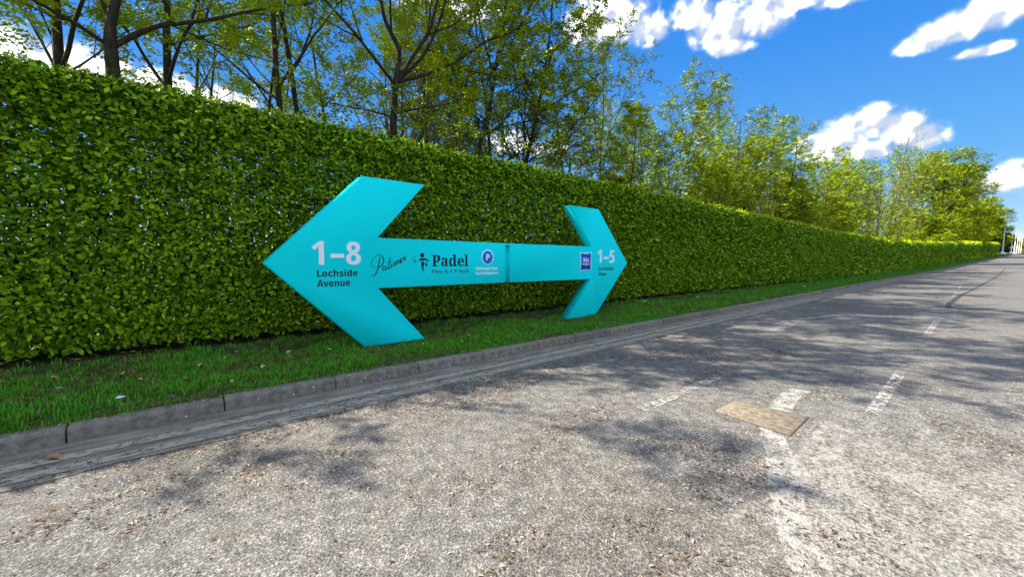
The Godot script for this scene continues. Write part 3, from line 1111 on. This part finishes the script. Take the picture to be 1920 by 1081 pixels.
func hedge_foliage(h: Node3D, leaf: Mesh, zones: Array) -> void:
	var shoot_buf := PackedFloat32Array()
	for z in zones:
		for part in 3:
			for i in z[2 + part]:
				var s := rng.randf_range(z[0], z[1])
				var deep := rng.randf() * rng.randf() * 0.42 - 0.03
				var l := hedge_leaf(s, part + rng.randf(), deep, z[5])
				put(l[0], l[1] - h.position, hedge_leaf_color())
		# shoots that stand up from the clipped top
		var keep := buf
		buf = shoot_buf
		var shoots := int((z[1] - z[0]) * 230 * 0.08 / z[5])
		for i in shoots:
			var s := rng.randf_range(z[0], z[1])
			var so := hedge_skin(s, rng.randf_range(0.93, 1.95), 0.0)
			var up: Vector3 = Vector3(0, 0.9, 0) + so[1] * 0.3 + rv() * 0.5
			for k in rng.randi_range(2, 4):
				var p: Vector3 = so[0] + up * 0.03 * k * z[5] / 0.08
				put(frame(rv() + Vector3(0, 0.3, 0), up + rv() * 0.6).scaled(Vector3.ONE * z[5] * rng.randf_range(0.5, 0.85)), p - h.position, sunlit_shoot_color())
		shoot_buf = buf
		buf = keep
		# ends
		for e in [z[0], z[1]]:
			if (z == zones[0] and e == z[0]) or (z == zones[-1] and e == z[1]):
				for i in 2500:
					var p := at(e + rng.randf_range(-0.15, 0.15), rng.randf_range(6.4, 7.6), rng.randf_range(0.25, 3.2))
					put(frame(rv() + Vector3(0, 0.5, 0), rv()).scaled(Vector3.ONE * z[5]), p - h.position, hedge_leaf_color())
	tag(multi("foliage", leaf, M.hedge_leaf, h), "", "", "", "stuff")
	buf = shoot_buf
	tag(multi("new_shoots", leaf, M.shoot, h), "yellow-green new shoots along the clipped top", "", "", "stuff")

func hedge_stems(h: Node3D, s0: float, s1: float, step: float) -> void:
	var s := s0
	while s < s1:
		var p := at(s + rng.randf_range(-0.1, 0.1), 6.95 + rng.randf_range(-0.15, 0.15), 0.05) - h.position
		for k in 4:
			var pts := [p]
			var q := p
			var d := Vector3(rng.randf_range(-0.35, 0.35), 1, rng.randf_range(-0.35, 0.35))
			for j in 4:
				q += (d + rv() * 0.2).normalized() * 0.66
				q.z = clampf(q.z, p.z - 0.45, p.z + 0.4)
				pts.append(q)
			tube(pts, rng.randf_range(0.012, 0.024), 0.005, 4)
			for m in 5:
				var w: Vector3 = pts[rng.randi_range(1, 4)]
				tube([w, w + Vector3(rng.randf_range(-0.3, 0.3), rng.randf_range(-0.1, 0.3), rng.randf_range(-0.45, 0.45)) * 0.9], 0.006, 0.003, 3)
		s += step
	tag(put_mesh("stems", wood_mesh(), bark_mat, h), "", "", "", "stuff")

# ------------------------------------------------------------------ the trees behind the hedge
func woodland() -> void:
	rng.seed = 51
	for k in 3:
		sprig_mesh.append(sprig_shape(9, 0.084, 0.24))
	var y := 0.1
	# the two that show their limbs
	tree(Vector3(-0.46, y, -8.4), 9, 0.13, "tall", 501, "thick dark trunk with low side limbs, nearest tree above the hedge's left part", Vector3.ZERO, 1, [
		[0.135, 0, [-0.46, 0.0, -8.4], [-0.47, 2.0, -8.35], [-0.48, 3.88, -8.3], [-0.49, 4.35, -8.3], [-0.46, 4.7, -8.35], [-0.36, 5.3, -8.45], [-0.3, 6.6, -8.6], [-0.1, 8.2, -8.8], [0.1, 9.6, -8.9]],
		[0.04, 1, [-0.52, 4.28, -8.3], [-0.78, 4.42, -8.25], [-1.02, 4.51, -8.2], [-1.3, 4.6, -8.1], [-1.8, 4.85, -8.0]],
		[0.055, 1, [-0.44, 4.3, -8.3], [-0.18, 4.52, -8.2], [0.07, 4.7, -8.15], [0.39, 4.88, -8.2], [0.73, 5.06, -8.2], [1.09, 5.33, -8.3], [1.65, 5.69, -8.4], [2.3, 6.1, -8.6]],
		[0.05, 1, [-0.47, 4.7, -8.35], [-0.7, 5.3, -8.7], [-0.9, 6.2, -9.1], [-1.2, 7.4, -9.4]]])
	tree(Vector3(4.05, y, -9.0), 9, 0.14, "tall", 502, "dark tree that forks into spreading limbs, above the sign's left arrowhead", Vector3.ZERO, 1, [
		[0.14, 0, [4.05, 0.0, -9.0], [4.04, 2.0, -9.0], [4.07, 4.08, -9.0], [4.1, 4.74, -9.0], [4.13, 5.17, -9.0], [4.18, 5.5, -9.0], [4.23, 6.02, -9.0], [4.07, 6.37, -9.05], [3.91, 6.75, -9.1], [3.83, 7.6, -9.2], [3.7, 9.0, -9.3]],
		[0.075, 1, [4.17, 5.3, -9.0], [4.66, 6.16, -9.0], [4.94, 6.62, -8.95], [5.12, 7.23, -8.9], [5.21, 8.0, -8.8], [5.4, 9.4, -8.7]],
		[0.07, 1, [4.18, 5.35, -9.0], [4.87, 6.11, -9.2], [5.31, 6.81, -9.4], [5.69, 7.58, -9.6], [6.0, 8.35, -9.8], [6.4, 9.6, -10]],
		[0.06, 1, [4.15, 5.3, -9.0], [4.94, 5.7, -8.95], [5.69, 6.2, -8.9], [6.52, 6.91, -8.8], [7.24, 7.36, -8.7], [8.23, 8.08, -8.6]],
		[0.05, 1, [4.12, 5.25, -9.0], [3.63, 5.6, -8.9], [3.17, 5.94, -8.8], [2.85, 6.09, -8.7], [2.45, 6.3, -8.6], [1.9, 6.6, -8.6]],
		[0.035, 1, [4.09, 4.6, -9.0], [4.6, 4.75, -8.7], [5.2, 4.95, -8.5], [6.0, 5.2, -8.3]],
		[0.03, 1, [4.09, 4.5, -9.0], [3.5, 4.45, -8.8], [2.9, 4.35, -8.6], [2.3, 4.3, -8.5]]])
	tree(Vector3(6.4, y, -9.5), 9.5, 0.11, "tall", 503, "leaning pale-barked tree just right of the dark forked tree", Vector3.ZERO, 1, [
		[0.115, 0, [6.3, 0.0, -9.5], [6.5, 2.2, -9.5], [6.85, 4.3, -9.5], [7.13, 5.17, -9.5], [7.31, 5.96, -9.5], [7.46, 6.89, -9.5], [7.64, 7.84, -9.5], [7.83, 8.8, -9.5], [8.0, 10.2, -9.5]],
		[0.04, 1, [7.2, 5.5, -9.5], [7.9, 6.2, -9.3], [8.6, 6.7, -9.1], [9.4, 7.4, -9.0]],
		[0.04, 1, [7.0, 4.8, -9.5], [7.8, 5.2, -9.2], [8.7, 5.5, -9.0], [9.6, 6.0, -8.8]],
		[0.04, 1, [7.4, 6.6, -9.5], [6.8, 7.4, -9.3], [6.4, 8.3, -9.1], [6.1, 9.4, -9.0]],
		[0.035, 1, [7.1, 5.1, -9.5], [6.5, 5.6, -9.8], [6.0, 6.3, -10.1]],
		[0.04, 1, [7.6, 7.6, -9.5], [8.3, 8.5, -9.6], [9.0, 9.6, -9.7]]])
	# woodland stems on the left: x, z, height, radius, label, lean
	var k := 510
	for a in [[-1.5, -10.0, 8.0, 0.06, "thin stem leaning right at the hedge's far left end", 0.05], [-1.15, -9.5, 10.5, 0.09, "straight olive trunk just left of the thickest dark trunk", 0.0],
			[0.12, -10.0, 10.8, 0.09, "straight trunk just right of the thickest dark trunk", 0.0], [0.45, -12.0, 9.0, 0.06, "thinner twin stem close behind the straight trunk", 0.02],
			[1.75, -11.0, 9.5, 0.045, "very thin dark stem between the straight trunk and the twin stems", 0.0], [2.1, -9.5, 12.0, 0.075, "left one of the two dark twin stems above the sign's tip", 0.015],
			[2.38, -9.6, 12.0, 0.07, "right one of the two dark twin stems above the sign's tip", 0.01], [3.9, -12.0, 11.0, 0.06, "thin trunk just left of the dark forked tree", 0.0]]:
		tree(Vector3(a[0], y, a[1]), a[2], a[3], "pole", k, a[4], Vector3(a[5], 0, 0), 1, [], "slim stems in the strip of wood")
		k += 1
	for a in [[-3.4, -9.2, 0.9], [0.9, -14.5, 0.95], [2.9, -15.0, 0.95], [5.6, -12.5, 0.85], [6.2, -11.0, 0.8], [7.6, -13.0, 0.9], [9.8, -12.0, 0.9]]:
		copy_tree([get_node("tree_004"), get_node("tree_005"), get_node("tree_008")][rng.randi() % 3], Vector3(a[0], y, a[1]), a[2] * 0.82, rng.randf() * TAU, "slim background stem deeper in the wood behind the hedge", "slim background stems")
	# leafy trees to the right: first of each kind, then copies
	var full := [tree(Vector3(7.9, y, -10.0), 10.2, 0.12, "full", 530, "tall bright leafy tree at the right edge of the high canopy", Vector3.ZERO, 2),
		tree(Vector3(22.6, y, -9.2), 9.2, 0.1, "full", 531, "leafy tree with a pointed bright top, right of the two sparse trees", Vector3.ZERO, 3)]
	var sparse := [tree(Vector3(12.3, y, -10.0), 9.0, 0.08, "sparse", 532, "thin open tree with pale twigs, first right of the high canopy", Vector3.ZERO, 3),
		tree(Vector3(18.0, y, -10.0), 8.7, 0.09, "sparse", 533, "broad open tree with pale twigs, second right of the high canopy", Vector3.ZERO, 4)]
	var bare := tree(at(75, 11, y), 18.0, 0.17, "bare", 534, "tall nearly bare tree standing out above the far hedge", Vector3.ZERO, 3)
	var dense := dense_tree(at(147, 14, y), 27.0, 8.5, 540, "big dense bright green tree near the end of the hedge")
	# [s, d, source, scale, label]
	for a in [[6.0, 11.5, sparse[1], 1.15, "open leafy tree behind the leaning pale-barked tree"], [15.8, 11.5, sparse[0], 0.85, "small open tree between the two sparse trees"],
			[12.0, 8.6, full[1], 0.62, "low leafy young tree right behind the hedge, under the high canopy's edge"], [16.5, 8.8, full[1], 0.6, "low leafy young tree behind the hedge below the first sparse tree"],
			[20.8, 8.8, full[0], 0.52, "low leafy young tree behind the hedge below the second sparse tree"], [28.0, 10.5, sparse[1], 1.1, "open twiggy tree behind the leafy pointed tree"],
			[29.5, 9.2, full[0], 0.86, "leafy tree whose top spreads right, middle of the row"], [33.5, 9.5, full[1], 1.05, "leafy tree at the right end of the middle group"],
			[26.0, 8.8, full[0], 0.6, "low leafy tree filling the gap left of the middle group"], [37.5, 9.0, full[1], 0.82, "shorter leafy tree just right of the middle group"],
			[40.0, 11.0, full[0], 0.9, "rounded leafy tree behind the shorter one, right of the middle group"], [45.0, 9.2, full[1], 1.05, "leafy tree left of the nearly bare tree, against the low cloud"],
			[51.0, 9.5, full[0], 0.95, "leafy tree directly left of the nearly bare tree"], [57.0, 11.0, sparse[1], 1.4, "open twiggy tree beside the nearly bare tree"],
			[62.0, 9.0, sparse[0], 1.2, "lower olive twiggy tree at the foot of the nearly bare tree"], [70.0, 9.0, full[0], 0.8, "low green tree between the nearly bare tree and the big dense tree"],
			[91.0, 11, sparse[1], 2.0, "tall brownish open tree left of the big dense tree"], [84.0, 8.8, full[1], 0.75, "low bush-like tree at the foot of the tall brownish tree"],
			[31.5, 12.5, bare, 0.72, "nearly bare top rising behind the middle group"]]:
		copy_tree(a[2], at(a[0], a[1], y), a[3], rng.randf() * TAU, a[4], "leafy trees behind the hedge")
	dense_tree(at(193, 14.5, y), 28.5, 6.8, 541, "dense dark green tree overlapping the big dense tree on its right")
	dense_tree(at(245, 13.0, y), 22.0, 6.5, 542, "darker tree tapering down to the end of the hedge")
	dense_tree(at(108, 11.6, y), 8.0, 3.9, 543, "rounded bright bush at the foot of the big dense tree")
	dense_tree(at(215, 11.0, y), 13.0, 4.6, 544, "last low dark tree at the end of the hedge")

# a tree in full leaf, seen from far: limbs and leaf clusters on shells round each limb's end
func dense_tree(base: Vector3, h: float, r: float, seed_: int, label: String) -> Node3D:
	rng.seed = seed_
	var t := thing("tree", base, label, "tree", "dense trees at the end of the hedge")
	var top := Vector3(0, h * 0.55, 0)
	tube([Vector3.ZERO, Vector3(0.1, h * 0.3, 0), top, Vector3(0, h * 0.85, 0)], h * 0.018, h * 0.005, 7)
	var lumps := []
	for i in 90:
		var a := rng.randf() * TAU
		var v := rng.randf()
		var hh := lerpf(0.12, 0.95, v)
		var wide := r * sqrt(maxf(0.05, 1.0 - pow((hh - 0.42) / 0.6, 2)))
		var d := wide * sqrt(rng.randf_range(0.08, 1.0))
		var c := Vector3(cos(a) * d, h * hh, sin(a) * d)
		tube([Vector3(0, h * maxf(0.1, hh - 0.25), 0), c * Vector3(0.5, 0.94, 0.5), c], h * 0.006, h * 0.0015, 4)
		lumps.append([c, rng.randf_range(0.16, 0.28) * r])
	for l in lumps:
		for i in 190:
			var o := rv().normalized()
			var p: Vector3 = l[0] + o * Vector3(1.25, 0.75, 1.25) * l[1] * pow(rng.randf(), 0.4)
			var z := (o + rv() * 0.8).normalized()
			put(frame(Vector3(0, 1, 0) + rv() * 0.6, z).scaled(Vector3.ONE * rng.randf_range(1.8, 3.2)), p, young_leaf() * 0.9)
	put_mesh("trunk", wood_mesh(), bark_mat, t)
	multi("crown", sprig_mesh[seed_ % 3], leaf_mat, t)
	return t

# ------------------------------------------------------------------ the double-headed arrow sign
func sign_() -> void:
	var hc := 1.2481
	var HH := 1.1181
	var st := 0.8303
	var e := 8.0125
	var z0 := -5.253
	var t := thing("arrow_sign", Vector3(0.5 * (st + e), 0.13, z0), "turquoise double-headed arrow sign standing on the grass before the hedge", "sign")
	var base := t.position
	var holder := t
	var left := pv([[st, hc], [st + 1.1212, hc + HH], [st + 2.0115, hc + HH], [st + 1.3104, hc + 0.337], [4.362, hc + 0.333], [4.362, hc - 0.333], [st + 1.3104, hc - 0.337], [st + 2.0115, hc - HH], [st + 1.1212, hc - HH]])
	var right := pv([[e, hc], [e - 1.1212, hc + HH], [e - 2.0115, hc + HH], [e - 1.3104, hc + 0.337], [4.475, hc + 0.333], [4.475, hc - 0.333], [e - 1.3104, hc - 0.337], [e - 2.0115, hc - HH], [e - 1.1212, hc - HH]])
	var parts := []
	parts.append(put_mesh("arrow_half", slab(left, 0, 0.2, 0.0025), M.paint, holder))
	parts.append(put_mesh("arrow_half", slab(right, 0, 0.2, 0.0025), M.paint, holder))
	tag(parts[0], "left arrowhead and half shaft, larger in view")
	tag(parts[1], "right arrowhead and half shaft beyond the joint")
	parts.append(put_mesh("joint_post", slab(pv([[4.364, hc - 0.328], [4.473, hc - 0.328], [4.473, hc + 0.30], [4.364, hc + 0.30]]), -0.075, 0.1, 0.004), M.paint, holder))
	parts.append(put_mesh("joint_cap", slab(pv([[4.364, hc + 0.302], [4.473, hc + 0.302], [4.473, hc + 0.332], [4.364, hc + 0.332]]), -0.004, 0.19, 0.002), M.paint, holder))
	var z := 0.0005
	letters(holder, "lettering", "1–8", "Droid Sans", true, 1.325, 1.915, 1.228, 1.522, z, M.white)
	letters(holder, "lettering", "Lochside", "Droid Sans", true, 1.378, 1.869, 1.078, 1.168, z, M.ink)
	letters(holder, "lettering", "Avenue", "Droid Sans", true, 1.377, 1.772, 0.955, 1.043, z, M.ink)
	pen(SCRIPT, z + 0.001, M.ink, "script_lettering", holder, 0.0035, 0.0075)
	for f in FIGURE:
		parts.append(put_mesh("figure_mark", slab(pv(f), z + 0.002, 0.002, 0.0002), M.black, holder))
	parts.append(put_mesh("figure_mark", slab(disc(Vector2(2.800, 1.362), 0.032, 0.034, 20), z + 0.002, 0.002, 0.0002), M.black, holder))
	pen([[[2.712, 1.27], [2.69, 1.258], [2.662, 1.268], [2.65, 1.3], [2.664, 1.328], [2.69, 1.332]], [[2.7, 1.285], [2.684, 1.28], [2.68, 1.295], [2.69, 1.305]], [[2.7, 1.342], [2.708, 1.352]]], z + 0.001, M.ink, "racket_mark", holder, 0.004, 0.005)
	letters(holder, "lettering", "Padel", "Droid Serif", true, 2.962, 3.606, 1.196, 1.378, z, M.black)
	letters(holder, "lettering", "Play & F P·Aud", "Droid Sans", false, 2.962, 3.606, 1.082, 1.154, z, M.ink)
	var roundel := put_mesh("parking_roundel", slab(disc(Vector2(3.987, 1.342), 0.121, 0.124, 40), z + 0.002, 0.002, 0.0002), M.white, holder)
	put_mesh("blue_disc", slab(disc(Vector2(3.987, 1.342), 0.104, 0.107, 40), z + 0.004, 0.002, 0.0002), M.blue, roundel)
	letters(roundel, "lettering", "P", "Droid Sans", true, 3.955, 4.03, 1.29, 1.394, z + 0.004, M.white)
	letters(holder, "lettering", "Edinburgh Park", "Droid Sans", true, 3.752, 4.203, 1.122, 1.184, z, M.white)
	letters(holder, "lettering", "East Parking Area", "Droid Sans", true, 3.755, 4.206, 1.05, 1.104, z, M.white)
	var outer := pv([[6.335, 1.466], [6.43, 1.452], [6.516, 1.447], [6.6, 1.454], [6.7, 1.469], [6.689, 1.38], [6.685, 1.277], [6.69, 1.18], [6.705, 1.083], [6.61, 1.099], [6.52, 1.104], [6.43, 1.099], [6.34, 1.083], [6.352, 1.18], [6.358, 1.277], [6.35, 1.38]])
	var inner := PackedVector2Array()
	for p in outer:
		inner.append(Vector2(6.52, 1.276) + (p - Vector2(6.52, 1.276)) * Vector2(0.9, 0.91))
	var badge := put_mesh("hotel_badge", slab(outer, z + 0.002, 0.002, 0.0002), M.white, holder)
	put_mesh("blue_field", slab(inner, z + 0.004, 0.002, 0.0002), M.navy, badge)
	letters(badge, "lettering", "ibis", "Droid Sans", true, 6.425, 6.61, 1.265, 1.36, z + 0.004, M.white)
	letters(badge, "lettering", "budget", "Droid Sans", true, 6.405, 6.63, 1.195, 1.25, z + 0.004, M.white)
	letters(holder, "lettering", "1–5", "Droid Sans", true, 6.905, 7.511, 1.244, 1.526, z, M.white)
	letters(holder, "lettering", "Lochside", "Droid Sans", true, 6.955, 7.488, 1.088, 1.168, z, M.ink)
	letters(holder, "lettering", "View", "Droid Sans", true, 6.957, 7.22, 0.972, 1.05, z, M.ink)
	for c in holder.get_children():      # the face was laid out in the place's own measures
		c.position -= Vector3(base.x, base.y, 0)

# ------------------------------------------------------------------ small things on the road and the verge
func small_things() -> void:
	rng.seed = 61
	# concrete-filled cover let into the road
	var cover := thing("utility_cover", Vector3(3.91, 0, -1.16), "rectangular tan concrete-filled cover set flush in the road", "cover")
	var cm := mat(Color.WHITE, 0.9, 0.2)
	cm.albedo_texture = grain(256, [[0.03, 111, 4, 0.5], [0.2, 112, 2, 0.5]], [[0.25, Color(0.085, 0.072, 0.055)], [0.5, Color(0.17, 0.145, 0.11)], [0.8, Color(0.29, 0.26, 0.215)]])
	cm.uv1_triplanar = true
	cm.uv1_scale = Vector3.ONE * 1.7
	cm.normal_enabled = true
	cm.normal_texture = M.road_nrm
	cm.normal_scale = 0.4
	var q := pv([[-0.22, 0.30], [0.22, 0.29], [0.28, -0.29], [-0.29, -0.30]])
	var f := put_mesh("frame", slab(q, 0.0, 0.03, 0.003), mat(lin(0.06, 0.05, 0.045), 0.8), cover)
	f.rotation.x = -PI / 2
	f.scale = Vector3(1.035, 1.035, 1)
	f.position.y = 0.003
	var p := put_mesh("infill", slab(q, 0.0, 0.03, 0.004), cm, cover)
	p.rotation.x = -PI / 2
	p.position.y = 0.0045
	# grit: loose stones on the asphalt
	var g := tag(Node3D.new(), "loose grit and small stones scattered over the worn road", "grit", "", "stuff") as Node3D
	g.name = "grit"
	add_child(g)
	var cl := noise(0.8, 63, 3)
	for i in 26000:
		var s := rng.randf_range(-1.6, 9) if i < 21000 else rng.randf_range(5, 16)
		var d := rng.randf_range(-2.5, 3.9)
		if rng.randf() > 0.55 + 1.2 * cl.get_noise_2d(s, d):
			continue
		var r := rng.randf_range(0.0015, 0.0048) * (1.0 if s < 5 else 1.5)
		var v := rng.randf()
		var c := Color(0.2, 0.185, 0.165).lerp(Color(0.5, 0.48, 0.44), v * v)
		if rng.randf() < 0.15:
			c = Color(0.07, 0.06, 0.055)
		put(Basis(Vector3.UP, rng.randf() * TAU).scaled(Vector3(1, rng.randf_range(0.7, 1.1), rng.randf_range(0.6, 1.0)) * r), Vector3(s, 0.0, -d), c)
	tag(multi("stones", pebble_shape(), M.grit, g), "", "", "", "stuff")
	# brown litter: bud scales, bits of twig and shredded leaf in drifts
	var l := tag(Node3D.new(), "brown drifts of shredded leaf, bud scales and twig bits on the road", "litter", "", "stuff") as Node3D
	l.name = "leaf_litter"
	add_child(l)
	var chip := leaf_shape(0.3, 0.25, 0.3)
	var drift := noise(0.55, 65, 3)
	var heaps := HEAPS
	for i in 75000:
		var s := rng.randf_range(-1.8, 7)
		var d := rng.randf_range(-1.6, 4.05)
		var near_edge := sstep(2.4, 3.3, d) * sstep(4.2, 3.6, d) * sstep(5.0, 1.0, s)
		var n := drift.get_noise_2d(s * 0.9, d * 1.6) + 0.35 * near_edge
		for h in heaps:
			n = maxf(n, 0.75 - Vector2((s - h[0]) * 1.6, (-d - h[1]) * 3.0).length() * 1.4 + 0.5 * drift.get_noise_2d(s * 9, d * 9))
		if rng.randf() > sstep(0.08, 0.6, n) * 0.8 + 0.03:
			continue
		var c := Color(0.06, 0.034, 0.022).lerp(Color(0.25, 0.165, 0.1), rng.randf() * rng.randf())
		if rng.randf() < 0.15:
			c = Color(0.42, 0.34, 0.24)
		var b := Basis(Vector3.UP, rng.randf() * TAU) * Basis(Vector3.RIGHT, rng.randf_range(-0.3, 0.15))
		put(b.scaled(Vector3(1, 1, 1) * rng.randf_range(0.01, 0.036)), Vector3(s, 0.004 + 0.003 * rng.randf(), -d), c)
	tag(multi("scraps", chip, M.grit, l), "", "", "", "stuff")
	# dry leaves one can pick out
	var dry := leaf_shape(0.6, 0.25, 0.35)
	var tan_ := mat(lin(0.36, 0.25, 0.13), 0.8)
	tan_.backlight = Color(0.4, 0.35, 0.2)
	var pale := mat(lin(0.42, 0.36, 0.24), 0.8)
	var rust := mat(lin(0.34, 0.16, 0.07), 0.8)
	rust.backlight = Color(0.4, 0.3, 0.2)
	var big := put_mesh("fallen_leaf", dry, rust)
	big.transform = Transform3D(Basis(Vector3.UP, 1.2).scaled(Vector3.ONE * 0.105), Vector3(-0.66, 0.025, -3.86))
	tag(big, "large rust-brown dry leaf in the gutter below the kerb", "leaf", "fallen leaves")
	for a in [[-0.79, -5.13], [-0.27, -5.09], [0.05, -4.88], [0.42, -4.53], [0.44, -5.51], [1.11, -5.47], [3.1, -4.6], [0.75, -4.95], [0.2, -5.3], [1.5, -5.2], [2.6, -4.9], [3.4, -5.0], [1.9, -5.0], [-0.9, -5.6], [0.6, -5.75], [2.2, -5.7], [4.2, -5.0], [4.8, -5.6], [-0.4, -5.45], [1.3, -5.75]]:
		var o := put_mesh("fallen_leaf", dry, tan_ if rng.randf() < 0.6 else pale)
		o.transform = Transform3D((Basis(Vector3.UP, rng.randf() * TAU) * Basis(Vector3.RIGHT, rng.randf_range(-0.5, 0.4))).scaled(Vector3.ONE * rng.randf_range(0.05, 0.085)), Vector3(a[0], verge_height(a[0], -a[1]) + 0.04, a[1]))
		tag(o, "curled tan dry leaf lying on the green verge", "leaf", "dry leaves on the verge")
	# scraps of white litter and stones on the verge
	for a in [[-0.35, -4.61, 0.035, "small pale blue-white scrap on the grass near the kerb"], [12.7, -5.69, 0.1, "larger white stone on the verge under the hedge, right of the sign"], [13.3, -5.62, 0.06, "smaller white stone beside the larger one under the hedge"], [10.1, -6.0, 0.08, "pale stone at the foot of the sign's right arrowhead"], [22.5, -5.2, 0.08, "white scrap on the verge farthest along the hedge"]]:
		var o := put_mesh("white_scrap", pebble_shape(), mat(lin(0.6, 0.63, 0.66), 0.7))
		o.transform = Transform3D(Basis(Vector3.UP, rng.randf() * TAU).scaled(Vector3(1, 0.7, 0.7) * a[2]), Vector3(a[0], verge_height(a[0], -a[1]) + 0.03, a[1]))
		tag(o, a[3], "scrap", "pale scraps on the verge")
	for a in [[22.66, -2.46, "small dark stone on the road nearer the kerb"], [22.28, -0.94, "small dark stone on the road near the centre line"]]:
		var o := put_mesh("road_stone", pebble_shape(), mat(lin(0.02, 0.02, 0.02), 0.9))
		o.transform = Transform3D(Basis().scaled(Vector3.ONE * 0.06), Vector3(a[0], 0.008, a[1]))
		tag(o, a[2], "stone", "dark stones on the road")

# ------------------------------------------------------------------ the far end: lamp posts and what stands behind them
func far_end() -> void:
	rng.seed = 71
	var white := mat(lin(0.8, 0.82, 0.84), 0.45, 0.5)
	var first: Node3D
	var words := ["nearest and tallest white lamp post at the end of the road", "second white lamp post from the hedge end", "third white lamp post from the hedge end", "fourth white lamp post from the hedge end", "fifth white lamp post from the hedge end", "farthest white lamp post at the picture's edge"]
	for i in 6:
		var s: float = [204.0, 244, 264, 281, 298, 316][i]
		var o: Node3D
		if i == 0:
			o = thing("lamp_post", Vector3.ZERO, words[0], "lamp post", "white lamp posts")
			var st := SurfaceTool.new()
			var c := CylinderMesh.new()
			c.top_radius = 0.08
			c.bottom_radius = 0.15
			c.height = 8.6
			c.radial_segments = 12
			put_mesh("pole", c, white, o).position.y = 4.3
			var b := CylinderMesh.new()
			b.top_radius = 0.2
			b.bottom_radius = 0.42
			b.height = 1.0
			b.radial_segments = 14
			put_mesh("base", b, white, o).position.y = 0.5
			var arm := BoxMesh.new()
			arm.size = Vector3(0.1, 0.07, 1.3)
			put_mesh("arm", arm, white, o).position = Vector3(0, 8.62, 0.5)
			var head := BoxMesh.new()
			head.size = Vector3(0.3, 0.09, 0.6)
			put_mesh("lamp_head", head, white, o).position = Vector3(0, 8.58, 1.3)
			first = o
		else:
			o = first.duplicate()
			o.name = numbered("lamp_post")
			add_child(o, true)
			tag(o, words[i])
		o.position = at(s, 6.2, 0.0)
	# dark copper tree and green belt beyond the posts
	var copper := dense_tree(at(285, 11.0, 0), 10.0, 4.2, 561, "dark copper-brown tree seen between the white lamp posts")
	var cm := mat(lin(0.045, 0.024, 0.018), 0.7)
	(copper.get_node("crown") as MultiMeshInstance3D).material_override = cm
	copper.remove_meta("group")
	for i in 5:
		dense_tree(at(330 + i * 9, 4 - i * 8.0, 0), 9.0 + rng.randf() * 2, 6.0, 570 + i, "low green tree in the far belt beyond the lamp posts")
